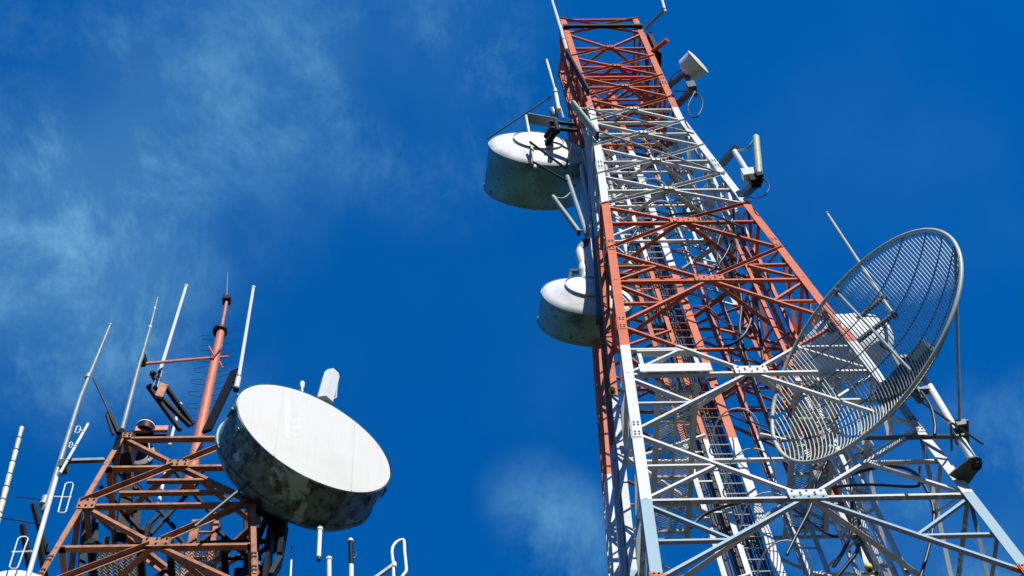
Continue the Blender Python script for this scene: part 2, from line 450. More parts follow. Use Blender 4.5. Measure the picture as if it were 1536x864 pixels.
# ------------------------------------------------------------------ the shorter tower on the left
T2 = Frame(.143, -4.247, 10.721, lambda h: .8 * (1 + .107 * (19.885 - h)))
tower2 = thing('lattice_tower', 'shorter rust red lattice tower standing behind the large white drum dish', 'lattice tower', (-4.247, 10.721, GZ))
lattice(tower2, T2, [20.77, 19.0, 16.94, 14.8, 12.2, 9.2, 5.8], [19.86, 17.97], GZ, 19.885, 'old', [], .060, .044, .044, lambda i: 0, 0, [16.45, 13.5], 1.35)
for h, u in ((18.30, .63), (18.62, .36)): MB().angle(T2.U(-u, -1, h), T2.U(u, -1, h), -T2.ey, .045, .007, .029, True, True).build('girt', 'old', tower2)
for (u, v, h, a, b) in ((-.02, -1, 19.0, .13, .09), (0, -1, 16.94, .15, .10), (-.92, -1, 17.93, .10, .13), (.92, -1, 17.93, .10, .13), (-.93, -1, 19.85, .08, .07), (0, -1, 14.8, .15, .1)):
    c = T2.U(u, v, h); n = (-T2.ey + V((0, 0, .08))).normalized(); up = V((0, 0, 1)); up = (up - n * up.dot(n)).normalized(); sx = up.cross(n)
    mb = MB(); mb.bar(c - up * b, c + up * b, sx, -a, a, n, .003, .012)
    for q in (-1, 0, 1):
        for r_ in (-1, 1): mb.lathe(c + sx * (q * a * .7) + up * (r_ * b * .55), n, ((.012, .013), (.028, .013), (.028, 0)), 6, 1, False)
    mb.build('gusset_plate', ['old', 'bolt'], tower2)
for x0, x1 in ((-.72, -.28), (.12, .62)):
    for hh, d in ((17.35, 0), (15.9, .12)):
        mesh_floor('grating', T2, x0 - d, x1 + d * .4, -.75, .8, hh, 'galv', tower2, .06, .045)
        for x in (x0 - d - .04, x1 + d * .4 + .04): MB().bar(T2.P(x, -.85, hh), T2.P(x, .9, hh), T2.ex, -.035, .035, V((0, 0, 1)), -.06, .04).build('joist', 'dark', tower2)
mb = MB()
for x in (-.62, -.5): mb.bar(T2.P(x, .3, 10), T2.P(x, .3, 19.6), T2.ex, -.03, .03, T2.ey, -.03, .03)
mb.build('cable_tray', 'dark', tower2)
mb = MB(); mb.bar(T2.P(.12, .1, 8), T2.P(.12, .1, 19.3), T2.ex, -.05, .05, T2.ey, -.05, .05); mb.bar(T2.P(.36, .1, 8), T2.P(.36, .1, 19.3), T2.ex, -.03, .03, T2.ey, -.03, .03)
h = 9.
while h < 19.2: mb.bar(T2.P(.15, .1, h), T2.P(.34, .1, h), V((0, 0, 1)), -.012, .012, T2.ey, -.012, .012); h += .28
mb.build('ladder', 'old', tower2)

for x, y in ((-.78, -.2), (-.62, .55), (.78, .1), (.95, .6)):
    MB().bar(T2.P(x * 1.15, y, GZ), T2.P(x * .92, y, 18.2), T2.ex, -.05, .05, T2.ey, -.05, .05).build('post', 'dark', tower2)
for (x0, y0, x1, y1, hd, w) in ((196, 676, 181, 806, 11.6, .13), (128, 772, 119, 900, 11.4, .07), (143, 778, 136, 900, 11.9, .075), (205, 770, 198, 900, 12., .09), (323, 770, 312, 900, 11.9, .10), (372, 772, 372, 900, 11.6, .10)):
    MB().sbar(at(x0, y0, hd), at(x1, y1, hd), w, t=w).build('post', 'dark', tower2)
for (x0, y0, x1, y1, hd) in ((325, 795, 410, 870, 11.4), (350, 870, 420, 800, 11.3), (300, 815, 400, 812, 11.2), (285, 835, 392, 838, 11.6), (230, 870, 330, 790, 11.8), (150, 730, 215, 800, 11.8), (140, 810, 200, 870, 11.8), (190, 712, 262, 792, 12.1), (302, 718, 226, 802, 12.0), (214, 660, 262, 704, 11.8), (262, 706, 318, 772, 11.9), (238, 772, 182, 828, 12.0), (262, 800, 318, 864, 11.9), (170, 700, 205, 735, 12.), (312, 700, 258, 742, 11.7)):
    MB().sbar(at(x0, y0, hd), at(x1, y1, hd), .045, t=.04).build('brace', 'dark', tower2)
# ------------------------------------------------------------------ dishes
def drum(label, cat, C, n, R, prof_shell, L, group, front=True, shroud='shroud', shellmat='shell'):
    """front rim centre C, outward boresight n; the shroud runs back L to the reflector rim"""
    root = thing('drum_dish', label, cat, C - n * (L + .2), group)
    sh = MB().lathe(C, n, ((0, R), (0, R), (-L, R), (-L, R), (-L, R * .975), (-L, R * .975), (-.002, R * .975), (-.002, R * .975), (0, R)), 72).build('shroud', shroud, root)
    mb = MB(); 
    mb.lathe(C, n, ((.012, R * 1.012), (.012, R * 1.012), (-.035, R * 1.012), (-.035, R * 1.012), (-.035, R * 1.001)), 72)
    mb.lathe(C - n * L, n, ((-.02, R * 1.02), (-.02, R * 1.02), (.02, R * 1.02), (.02, R * 1.02), (.02, R * 1.001)), 72)
    mb.build('rim_band', shroud, sh)
    MB().lathe(C, n, ((.02, 0), (.018, R * .6), (.013, R * .99), (.013, R * .99), (.0, R * .99)), 72).build('radome', 'radome', root)
    MB().lathe(C - n * L, n, prof_shell, 72).build('reflector', shellmat, root)
    return root
def studs(root, C, n, R, k, L=.12, name='clamp', mat='galv', a0=0):
    u = n.cross(V((0, 0, 1))).normalized(); w = n.cross(u)
    mb = MB()
    for i in range(k):
        t = a0 + 2 * PI * i / k; d = u * math.cos(t) + w * math.sin(t)
        p = C + d * (R + .02)
        mb.sbar(p - n * .05, p - n * L, .03, d, t=.025)
    return mb.build(name, mat, root)

# the large drum on the left, radome toward us
nb = V((math.sin(.65), -math.cos(.65), 0)); Cb = at(471.5, 657, 9.9); Rb = .983
big = drum('large white drum dish facing the viewer, its lower side black with mould', 'drum dish', Cb, nb, Rb,
           ((0, Rb), (-.06, Rb * .99), (-.16, Rb * .90), (-.26, Rb * .72), (-.33, Rb * .5), (-.36, Rb * .3), (-.36, 0)), .48, 'drum dishes', shroud='mould', shellmat='mould')
studs(big, Cb, nb, Rb, 16, .17, 'clamp', 'mould', .1)
ub = nb.cross(V((0, 0, 1))).normalized() * -1; zb = V((0, 0, 1))
# faint mark on the radome: an upright stroke and three short ones
def onface(px, py): return atplane(px, py, Cb + nb * .019, nb)
mb = MB()
for (x0, y0, x1, y1, w) in ((431, 600, 431, 658, .06), (437, 633, 450, 629, .035), (437, 642, 452, 640, .035), (437, 651, 449, 652, .035)):
    p, q = onface(x0, y0), onface(x1, y1); d = (q - p).normalized(); u = d.cross(nb)
    mb.bar(p, q, u, -w / 2, w / 2, nb, 0, .0012)
mb.build('faded_marking', 'mark', big)
for e in (-.46, .50):
    hh = math.sqrt(Rb * Rb * .96 - (e * Rb) ** 2); c = Cb + ub * (e * Rb) + nb * .017
    MB().bar(c - zb * hh, c + zb * hh, ub, -.006, .006, nb, 0, .0035).build('seam', 'seam', big)
# its steel mount back to the tower
mb = MB(); cb = Cb - nb * .8
mb.lathe(cb, nb, ((-.02, .30), (-.02, .30), (.14, .34), (.14, .34)), 24)
mb.sbar(cb - V((0, 0, .95)), cb + V((0, 0, .75)), .17); mb.tube([cb - V((0, 0, 1.05)) - nb * .14, cb + V((0, 0, .9)) - nb * .14], .075, 12)
for dz in (.5, -.6):
    mb.sbar(cb + V((0, 0, dz)), T2.U(.9, -.9, cb.z + dz), .09); mb.sbar(cb + V((0, 0, dz - .12)), T2.U(.9, .5, cb.z + dz), .07)
for (x0, y0, x1, y1, hd, w) in ((408, 790, 398, 880, 10.6, .16), (428, 788, 420, 835, 10.45, .12), (384, 800, 372, 880, 10.8, .12), (420, 842, 405, 868, 10.4, .15)): mb.sbar(at(x0, y0, hd), at(x1, y1, hd), w, t=.05)
mb.build('mount', 'dark', big)
p0 = atplane(375, 722, Cb - nb * .42, nb); q0 = T2.U(.1, -1.05, 17.35)
MB().tube([p0, at(292, 790, 10.2)], .019, 8).build('stay', 'darkgalv', big)
# box antenna and stub on top of the big drum
bx = thing('box_antenna', 'white six-sided box antenna rising behind the top of the large drum', 'antenna', at(492, 592, 10.25))
c0 = at(487, 604, 10.3); c1 = at(499, 560, 10.3); c1 = V((c0.x + (c1.x - c0.x), c0.y + (c1.y - c0.y), c1.z))
mb = MB(); ax = V((.85, .5, 0)).normalized(); ay = V((-.5, .85, 0)).normalized()
prof = [(-.11, -.045), (-.02, -.10), (.09, -.05), (.11, .06), (-.11, .06)]
b0 = len(mb.v)
for e, s_ in ((c0, 1.), (c0 + (c1 - c0) * .85, 1.), (c1, .72)):
    for x, y in prof: mb.v.append(e + ax * x * s_ + ay * y * s_)
k = len(prof)
for i in range(2):
    for j in range(k): mb.face([i * k + j, i * k + (j + 1) % k, (i + 1) * k + (j + 1) % k, (i + 1) * k + j])
mb.face(list(range(k))[::-1]); mb.face([2 * k + j for j in range(k)]); mb.build('housing', 'fibre', bx)
mb = MB(); mb.tube([at(506, 569, 10.3), at(504, 597, 10.3), at(498, 600, 10.3)], .017, 6); mb.tube([at(498, 583, 10.3), at(505, 582, 10.3)], .012, 6); mb.build('side_element', 'galv', bx)
MB().tube([c0 - V((0, 0, 1.4)), c0], .035, 8).build('pipe', 'galv', bx)
st = MB().tube([at(453, 600, 10.3), at(453, 582, 10.3), at(453, 581, 10.3), at(453.5, 575, 10.3), at(453.6, 573, 10.3)], [.018, .018, .033, .033, .02], 10).build('stub_antenna', 'fibre')
st['label'] = 'tiny white stub antenna peeking over the top edge of the large drum'; st['category'] = 'antenna'

# two drums hanging on the left face of the tall tower, facing away
na = V((-.24, .97, 0)).normalized()
def away(label, px, py, hd, R, L, mpx):
    Cr = at(px, py, hd)                                     # reflector rim
    hub = ((0, R * 1.0), (-.015, R * .995), (-.07, R * .86), (-.13, R * .70), (-.18, R * .56), (-.20, R * .50), (-.20, R * .50), (-.22, R * .50), (-.22, R * .50), (-.25, R * .36), (-.27, R * .15), (-.27, 0))
    o = drum(label, 'drum dish', Cr + na * L, na, R, hub, L, 'drum dishes')
    studs(o, Cr + na * L, na, R, 14, .06)
    ring = MB().lathe(Cr - na * .20, na, ((-.035, R * .525), (-.035, R * .525), (.015, R * .525), (.015, R * .525), (.015, R * .48)), 48).build('ring', 'galv', o)
    u = na.cross(V((0, 0, 1))).normalized()
    mb = MB()                                               # back frame: pipe, clamps, arms to the tower
    c = Cr - na * .62
    mb.tube([c - V((0, 0, .5)) + u * .34, c + V((0, 0, .25)) + u * .34], .06, 12)
    for dz in (-.32, .12):
        mb.sbar(c + V((0, 0, dz)) + u * .34, Cr - na * .22 + V((0, 0, dz)) + u * .16, .12)
        mb.sbar(c + V((0, 0, dz)) + u * .2, c + V((0, 0, dz)) + u * .8, .07)
    mb.build('mount', 'dark', o)
    return o, Cr, c, u
U1, C1, c1, u1 = away('larger drum dish facing away at the upper left of the tall tower', 806, 224, 13.5, 1.08, 1.02, 0)
U2, C2, c2, u2 = away('smaller drum dish facing away, below the larger one, left of the tall tower', 881, 446, 13.5, .83, .58, 0)
mb = MB()                                                   # feed bridge and stays on the upper drum
a, b = at(789, 174, 13.2), at(803, 252, 13.25)
mb.tube([a, b], .032, 8); mb.build('brace_pipe', 'cream', U1)
mb = MB(); mb.sbar(at(792, 177, 13.25), at(832, 184, 13.4), .24, t=.04); mb.build('brace_plate', 'darkgalv', U1)
for p, q, r_ in ((at(795, 213, 13.1), at(848, 252, 13.3), .028), (at(800, 243, 13.1), at(862, 278, 13.2), .026), (at(731, 208, 13.5), at(826, 145, 13.5), .02), (at(857, 216, 13.3), at(849, 252, 13.3), .024)): MB().tube([p, q], r_, 8).build('stay', 'dark', U1)
mb = MB(); p = at(829, 165, 13.35); q = at(838, 195, 13.35)
mb.tube([p, p + (q - p) * .4, p + (q - p) * .4, q], [.085, .085, .06, .06], 12); mb.build('waveguide_sleeve', 'galv', U1)
mb = MB(); p = at(869, 376, 13.3); q = at(878, 420, 13.3); d = q - p
mb.tube([p, p + d * .45, p + d * .46, p + d * .6, p + d * .61, p + d * .75, p + d * .76, q], [.085, .085, .07, .07, .085, .085, .07, .075], 12); mb.build('waveguide_sleeve', 'fibre', U2)
MB().sbar(at(855, 407, 13.3), at(868, 407, 13.3), .07).build('mount_arm', 'darkgalv', U2); MB().sbar(at(857, 408, 13.3), at(853, 425, 13.3), .05).build('mount_arm', 'darkgalv', U2); MB().sbar(at(868, 375, 13.3), at(880, 362, 13.4), .13, t=.1).build('mount_arm', 'darkgalv', U2)

# solid dish behind the grid dish
nd = V((.35, .94, 0)).normalized(); Cd = at(1262, 520, 13.7); Rd = .80
root = thing('drum_dish', 'white drum dish on the right of the tall tower, half hidden behind the grid dish', 'drum dish', Cd, 'drum dishes')
MB().lathe(Cd, nd, ((.16, Rd), (.16, Rd), (0, Rd), (-.05, Rd * .97), (-.22, Rd * .72), (-.36, Rd * .42), (-.36, Rd * .42), (-.42, Rd * .36), (-.42, 0)), 64).build('reflector', 'shell', root)
MB().lathe(Cd, nd, ((.16, Rd * .99), (.16, Rd * .99), (.18, 0)), 64).build('radome', 'radome', root)
mb = MB()
for dz in (-.22, .22): mb.sbar(Cd - nd * .6 + V((0, 0, dz)), Cd - nd * .35 + V((0, 0, dz)), .09); mb.sbar(Cd - nd * .56 + V((0, 0, dz)), T1.U(1, -.5, Cd.z + dz), .06)
mb.build('mount', 'darkgalv', root)

# grid dish
ng = V((math.sin(-.80), -math.cos(-.80), 0)); Cg = at(1294, 516.7, 12.3); Rg = 1.878
grid = thing('grid_dish', 'large open grid dish of curved rods before the right leg of the tall tower', 'grid dish', Cg - ng * .62)
ug = V((0, 0, 1)).cross(ng).normalized(); zg = V((0, 0, 1)); DG = .66
def par(x, z): return Cg + ug * x + zg * z - ng * (DG * (1 - (x * x + z * z) / Rg ** 2))
mb = MB(); mb.tube([Cg + ug * (Rg * math.cos(t)) + zg * (Rg * math.sin(t)) for t in (2 * PI * i / 96 for i in range(96))], .030, 12, closed=True)
mb.build('rim', 'rods', grid)
mb = MB(); nw = 74
for i in range(nw):
    x = -Rg + (i + .5) * 2 * Rg / nw; zz = math.sqrt(max(0, Rg * Rg - x * x))
    k = 20
    mb.tube([par(x, -zz + 2 * zz * j / k) for j in range(k + 1)], .0088, 5, caps=False)
mb.build('grid_rods', 'rods', grid)
for z in (-1.32, -.88, -.44, 0, .44, .88, 1.32):
    xx = math.sqrt(Rg * Rg - z * z); k = 24
    MB().tube([par(-xx + 2 * xx * j / k, z) - ng * .014 for j in range(k + 1)], .010, 5, caps=False).build('rib', 'darkgalv', grid)
pr = atplane(1256, 439, Cg, ng); pe = Cg - ng * .48 + ug * .12
mb = MB(); mb.tube([pr, at(1366, 556, 12.1)], .020, 10); mb.build('feed_boom', 'galv', grid)
mb = MB(); mb.sbar(pr - ug * .05, pr + ug * .05, .07); mb.lathe(pr + V((0, 0, .05)) , V((0, 0, 1)), ((0, .035), (.10, .03), (.10, 0)), 12); mb.build('rim_clamp', 'darkgalv', grid)
vb = Cg - ng * .80
mb = MB(); mb.box(vb, ug * .52, ng * .10, zg * .15); mb.build('back_box', 'darkgalv', grid)
mb = MB()
hubs = []
for z in (.75, -.75): mb.sbar(vb + zg * z, par(.0, z) - ng * .02, .06)
mb.sbar(vb - zg * .8, vb + zg * .8, .09)
mb.build('back_frame', 'darkgalv', grid)
# mounting pipe with its clamps, strut and stays
pb = at(1462, 694, 13.15); pt = at(1376, 545, 13.15); pt = V((pb.x, pb.y, pt.z))
MB().tube([pb, pt + V((0, 0, .2))], .055, 14).build('mount_pipe', 'fibre', grid)
pc = at(1440, 655, 13.15)
mb = MB(); mb.box(pc, V((.07, 0, 0)), V((0, .07, 0)), V((0, 0, .09))); mb.box(pc + V((.05, -.1, .1)), V((.07, 0, 0)), V((0, .06, 0)), V((0, 0, .07)))
for dx in (-.11, .11): mb.tube([pc + V((dx, -.22, .02)), pc + V((dx, .2, .02))], .016, 6)
mb.build('pipe_clamp', 'darkgalv', grid)
for z in (.5, -.5): MB().sbar(vb + zg * z, V((pb.x, pb.y, vb.z + z)), .09).build('mount_arm', 'darkgalv', grid)
MB().tube([pc, atplane(1433, 372, Cg, ng)], .024, 10).build('strut', 'galv', grid)
MB().tube([pc, at(1290, 657, 13.2)], .034, 10).build('strut', 'darkgalv', grid)
MB().tube([at(1474, 666, 13.0), at(1372, 596, 13.15)], .016, 6).build('stay', 'dark', grid)
# bracket plate on the tower leg that carries the pipe
mb = MB(); hz = pb.z - .06
pts = [atz(x, y, hz) for x, y in ((1424, 713), (1432, 706), (1456, 687), (1464, 685), (1472, 688), (1474, 695), (1470, 703), (1453, 726), (1440, 722))]
for dz in (0, .03):
    for p in pts: mb.v.append(V((p.x, p.y, hz + dz)))
k = len(pts); mb.face(list(range(k))[::-1]); mb.face([k + i for i in range(k)])
for i in range(k): mb.face([i, (i + 1) % k, k + (i + 1) % k, k + i])
mb.lathe(V((pb.x, pb.y, pb.z - .10)), V((0, 0, 1)), ((0, .065), (0, .065), (.1, .065), (.1, .055), (.1, .055), (0, .055)), 16)
mb.build('bracket_plate', 'darkgalv', tower)

# small drum on the right near the top
ns = V((.80, -.60, 0)).normalized(); Cs = at(1047, 93, 13.20); Rs = .325
root = thing('drum_dish', 'small white drum dish on an arm at the upper right of the tall tower', 'drum dish', Cs, 'drum dishes')
MB().lathe(Cs, ns, ((0, Rs), (0, Rs), (-.30, Rs * .95), (-.30, Rs * .95), (-.36, Rs * .6), (-.40, .08), (-.40, 0)), 40).build('shroud', 'fibre', root)
MB().lathe(Cs, ns, ((-.01, Rs * 1.03), (.015, Rs * 1.03), (.015, Rs * 1.03), (.03, Rs * .8), (.04, 0)), 40).build('radome', 'cream', root)
cm = at(1036, 132, 13.40)
mb = MB(); mb.tube([at(1027, 108, 13.35), at(1043, 143, 13.35)], .05, 10); mb.sbar(Cs - ns * .38, at(1031, 117, 13.35), .12); mb.box(at(1037, 131, 13.30), V((.09, 0, 0)), V((0, .09, 0)), V((0, 0, .2)))
mb.sbar(at(1003, 130, 13.80), at(1029, 108, 13.40), .10); mb.sbar(at(1013, 160, 13.80), at(1040, 134, 13.40), .12); mb.build('mount', 'darkgalv', root)
feeder(curve([at(1041, 140, 13.30), at(1032, 160, 13.30), at(1037, 176, 13.30), at(1048, 172, 13.30), at(1054, 155, 13.30), at(1046, 140, 13.30), at(1030, 137, 13.50), at(1012, 137, 13.80)]), .017, 'looped black cable hanging under the small drum dish at the upper right', None)
feeder(curve([at(1025, 104, 13.30), at(1010, 112, 13.40), at(1004, 124, 13.70)]), .012, 'thin black cable drooping from the small drum dish to the right leg', None)

# panel antennas
def panel(label, a, b, wdir, w, t, mat='panel'):
    root = thing('panel_antenna', label, 'antenna', a, 'panel antennas on the tall tower')
    mb = MB(); d = (b - a).normalized(); u = (wdir - d * wdir.dot(d)).normalized(); v = d.cross(u)
    prof = [(-w / 2, -t * .1), (-w * .42, -t * .36), (-w * .25, -t * .5), (w * .25, -t * .5), (w * .42, -t * .36), (w / 2, -t * .1), (w / 2, t / 2), (-w / 2, t / 2)]
    if abs(w - t) < 1e-6: prof = [(w * .62 * math.cos(2 * PI * i / 14), w * .62 * math.sin(2 * PI * i / 14)) for i in range(14)]
    k = len(prof)
    for e in (a, b):
        for x, y in prof: mb.v.append(e + u * x + v * y)
    for j in range(k): mb.face([j, (j + 1) % k, k + (j + 1) % k, k + j])
    mb.face(list(range(k))[::-1]); mb.face([k + j for j in range(k)])
    mb.build('radome', mat, root)
    mb = MB()
    for e, s_ in ((a, 1), (b, -1)): mb.bar(e, e - d * s_ * .035 * -1 * -1, u, -w * .47, w * .47, v, -t * .42, t * .42)
    mb.build('end_cap', 'dark', root)
    return root
def bracket(root, pts, r=.02, mat='galv'): return MB().tube(pts, r, 8).build('bracket', mat, root)
o = panel('cream panel antenna held out on arms to the right of the white bay', at(1134, 206, 13.15), at(1139, 262, 13.15), V((1, .2, 0)), .11, .11, 'panel')
bracket(o, curve([at(1131, 209, 13.20), at(1120, 223, 13.25), at(1105, 226, 13.35)]), .022)
mb = MB(); mb.tube([at(1102, 227, 13.35), at(1124, 262, 13.35)], .052, 12); mb.build('pipe', 'fibre', o)
MB().sbar(at(1083, 246, 13.75), at(1104, 222, 13.35), .12).build('bracket', 'darkgalv', o); MB().sbar(at(1115, 293, 13.75), at(1137, 272, 13.25), .13).build('bracket', 'darkgalv', o); MB().sbar(at(1122, 263, 13.30), at(1140, 272, 13.20), .12).build('bracket', 'darkgalv', o)
mb = MB(); mb.box(at(1123, 262, 13.20), V((.12, 0, 0)), V((0, .08, 0)), V((0, 0, .17))); mb.build('junction_box', 'fibre', o)
mb = MB(); mb.box(at(1132, 271, 13.20), V((.09, 0, 0)), V((0, .09, 0)), V((0, 0, .16))); mb.box(at(1139, 263, 13.15), V((.06, 0, 0)), V((0, .06, 0)), V((0, 0, .14))); mb.build('clamp', 'dark', o)
feeder(curve([at(1143, 266, 13.15), at(1154, 278, 13.15), at(1148, 292, 13.15), at(1135, 297, 13.25), at(1118, 295, 13.65)]), .012, 'thin black cable looping below the cream panel antenna on the right', None)
dl = V((-.2, .98, 0))
o = panel('pale panel antenna leaning across the white bay on the left leg', at(859, 157, 12.5), at(896, 204, 12.5), dl, .20, .065)
bracket(o, curve([at(862, 160, 12.5), at(876, 163, 12.6), at(888, 157, 12.7)]), .018, 'galv'); bracket(o, [at(893, 206, 12.5), at(908, 206, 12.7)], .03, 'darkgalv')
o = panel('dark weathered panel antenna high on the left leg inside the red bay', at(850, 80, 12.6), at(882, 138, 12.6), dl, .17, .06, 'dark')
bracket(o, [at(878, 132, 12.6), at(874, 116, 12.8)], .03, 'darkgalv')
o = panel('slim yellowish panel antenna leaning just below the larger drum dish', at(829, 296, 13.0), at(868, 349, 13.0), dl, .11, .06)
bracket(o, curve([at(831, 296, 13.), at(845, 297, 13.1), at(856, 289, 13.2)]), .016); bracket(o, [at(867, 347, 13.), at(876, 346, 13.2)], .03, 'darkgalv')
mp = MB().tube([at(851, 265, 13.2), at(880, 352, 13.2)], .048, 10).build('pipe', 'galv', o)

# ------------------------------------------------------------------ whip antennas
def whip(label, pts, rs, mat='fibre', group=None, parts=(), name='whip_antenna'):
    """pts: photo points bottom to top with one horizontal distance"""
    P = [at(*p) for p in pts]
    root = thing(name, label, 'antenna', P[0], group)
    P2, R2 = [], []
    for i, p in enumerate(P):
        P2.append(p); R2.append(rs[i])
    MB().tube(P2, R2, 12).build('rod', mat, root)
    d = (P[-1] - P[0]).normalized()
    MB().tube([P[-1] - d * .01, P[-1] + d * .03], rs[-1] * 1.35, 10).build('tip', mat, root)
    for (px, py, hd, r_, L, m) in parts:
        c = at(px, py, hd); MB().tube([c - d * L / 2, c + d * L / 2], r_, 12).build('collar', m, root)
    return root
G2 = 'whip antennas on the short tower'; G1 = 'whip antennas on the tall tower'
o = whip('grey whip leaning outside the left edge of the short tower, leftmost tall one', [(66, 768, 10.9), (120, 597, 10.9), (165, 488, 10.9)], [0.0341, 0.0279, 0.0174], 'galv', G2, [(66, 752, 10.9, 0.0410, .16, 'galv'), (132, 565, 10.9, 0.0352, .1, 'galv')])
mb = MB(); mb.sbar(at(92, 692, 10.9), at(156, 690, 10.9), .045); mb.box(at(95, 700, 10.9), V((.05, 0, 0)), V((0, .06, 0)), V((0, 0, .08))); mb.build('mount_arm', 'darkgalv', o)
mb = MB(); mb.tube([at(140, 567, 10.9), at(163, 617, 10.9)], .012, 6); mb.build('stay', 'black', o)
o = whip('grey jointed whip standing on the front left corner of the short tower', [(183, 645, 10.75), (209, 546, 10.75), (213, 534, 10.75), (214, 530, 10.75), (225, 492, 10.75), (236, 448, 10.75)], [0.0310, 0.0260, 0.0260, 0.0223, 0.0174, 0.0112], 'galv', G2, [(225, 491, 10.75, 0.0218, .05, 'fibre'), (232, 463, 10.75, 0.0166, .04, 'fibre')])
o = whip('white tube antenna on the dark forked bracket left of the red mast', [(233, 582, 11.2), (240, 556, 11.2), (240.5, 555, 11.2), (279, 430, 11.2)], [0.0360, 0.0360, 0.0260, 0.0236], 'fibre', G2, [(237, 568, 11.2, 0.0422, .04, 'galv'), (233, 582, 11.2, 0.0320, .06, 'black')])
mb = MB(); mb.sbar(at(222, 579, 11.2), at(270, 645, 11.3), .05); mb.sbar(at(228, 559, 11.2), at(236, 573, 11.2), .06); mb.sbar(at(246, 577, 11.2), at(289, 637, 11.4), .055); mb.sbar(at(241, 596, 11.3), at(285, 639, 11.4), .05)
for px, py in ((226, 577), (231, 559), (240, 557)): mb.tube([at(px, py, 11.0), at(px, py, 11.4)], .02, 6)
mb.build('forked_bracket', 'dark', o)
mb = MB(); mb.bar(at(238, 596, 11.15), at(246, 577, 11.15), V((.9, .4, 0)).normalized(), -.05, .05, V((-.4, .9, 0)).normalized(), -.02, .02); mb.build('bracket_plate', 'old', o)
o = whip('white tube antenna on the wide dark plate right of the red mast', [(354, 584, 11.0), (358, 566, 11.0), (358.2, 565, 11.0), (380, 432, 11.0)], [0.0372, 0.0372, 0.0260, 0.0236], 'fibre', G2, [(358, 566, 11., 0.0435, .03, 'galv'), (354, 584, 11., 0.0397, .05, 'black')])
mb = MB(); p, q = at(308, 648, 11.3), at(352, 556, 11.05); d = (q - p).normalized(); u = V((.85, -.3, -.43)); u = (u - d * u.dot(d)).normalized(); v = d.cross(u)
mb.bar(p, q, u, -.05, .09, v, -.02, .02)
for px, py in ((352, 561), (349, 572), (347, 580)): mb.tube([at(px, py, 11.0), at(px + 6, py + 1, 11.0)], .018, 6)
mb.build('support_plate', 'dark', o)
o = whip('short white rod standing behind the top bar of the short tower', [(254, 668, 12.), (270, 607, 12.)], [0.0223, 0.0211], 'fibre', G2)
o = whip('white lower rod seen through the bracing of the short tower', [(236, 764, 12.2), (249, 705, 12.2)], [0.0248, 0.0223], 'fibre', G2)
o = whip('thin white whip rising just right of the dark mount under the large drum', [(434, 900, 10.6), (438, 822, 10.6)], [0.0136, 0.0099], 'fibre', G2)
o = whip('white tube hanging down below the bottom of the large drum', [(478, 836, 10.3), (480, 795, 10.3)], [0.0248, 0.0248], 'fibre', G2, [(478, 838, 10.3, 0.0218, .06, 'black')])
o = whip('plain white tube with a rounded top below the large drum', [(494, 900, 10.3), (493.6, 840, 10.3)], [0.0260, 0.0260], 'fibre', G2)
o = whip('two-tone antenna, dark above and white below, right of the plain tube', [(527, 900, 10.3), (527, 848, 10.3), (526.5, 847, 10.3), (526, 812, 10.3)], [0.0260, 0.0260, 0.0211, 0.0211], ['fibre'], G2)
MB().tube([at(527, 848, 10.3), at(526, 810, 10.3)], .026, 10).build('dark_sleeve', 'dark', o)
MB().tube(curve([at(528, 826, 10.3), at(534, 829, 10.3), at(533, 836, 10.3), at(528, 838, 10.3)]), .008, 6).build('cable_loop', 'black', o)
# white hooked pipe
hk = thing('hooked_pipe', 'white pipe bent over like a walking cane at the bottom edge', 'pipe', at(590, 870, 10.))
MB().tube(curve([at(591, 900, 10.), at(590, 850, 10.), at(588, 826, 10.), at(593, 815, 10.), at(602, 810, 10.), at(606, 812, 10.), at(607, 828, 10.), at(609, 848, 10.), at(609, 857, 10.), at(604, 864, 10.), at(598, 875, 10.)], 6), .017, 10).build('tube', 'fibre', hk)
mb = MB(); mb.sbar(at(562, 868, 10.), at(591, 847, 10.), .035); mb.build('arm', 'galv', hk)
mb = MB(); mb.lathe(at(591, 848, 10.), V((0, 0, 1)), ((-.04, .028), (-.04, .028), (.04, .028), (.04, .028)), 10); mb.build('clamp', 'fibre', hk)
# segmented antenna at the far left edge
sg = thing('segmented_antenna', 'cream segmented antenna with dark joints at the far left edge', 'antenna', at(0, 770, 11.))
a, b = at(-12, 812, 11.), at(33, 640, 11.); d = b - a; n_ = 9
for i in range(n_):
    p, q = a + d * (i / n_), a + d * ((i + 1) / n_ - .012); k = .88 + .02 * (i % 2)
    MB().tube([p, p + (q - p) * .5, q], [.033 - .0013 * i, .036 - .0013 * i, .040 - .0013 * i], 12).build('segment', 'cream', sg)
    MB().tube([q - d * .004, q + d * .014], .034 - .0013 * i, 12).build('joint', 'dark', sg)
# folded dipole array beside the leftmost whip
fd = thing('dipole_array', 'white mast carrying looped dipoles, left of the short tower', 'antenna', at(60, 800, 10.6))
MB().tube([at(38, 880, 10.6), at(84, 717, 10.6)], .027, 10).build('mast', 'fibre', fd)
MB().tube([at(90, 710, 10.8), at(132, 636, 10.8)], .018, 8).build('mast', 'fibre', fd)
def loop(pts, hd, r=.0075):
    return MB().tube([at(x, y, hd) for x, y in pts], r, 7, closed=True).build('dipole_loop', 'fibre', fd)
loop([(87, 768), (98, 726), (102, 724), (108, 724), (110, 727), (99, 767), (96, 769), (90, 769)], 10.6)
loop([(14, 850), (27, 808), (32, 805), (39, 805), (42, 808), (27, 850), (24, 853), (17, 853)], 10.6)
loop([(112, 649), (115, 640), (118, 639), (121, 641), (119, 648), (115, 650)], 10.8, .006); loop([(103, 671), (105, 664), (107, 663), (109, 665), (107, 671), (105, 672)], 10.8, .006)
loop([(69, 768), (76, 742), (79, 742), (72, 768)], 10.6, .008)
mb = MB()
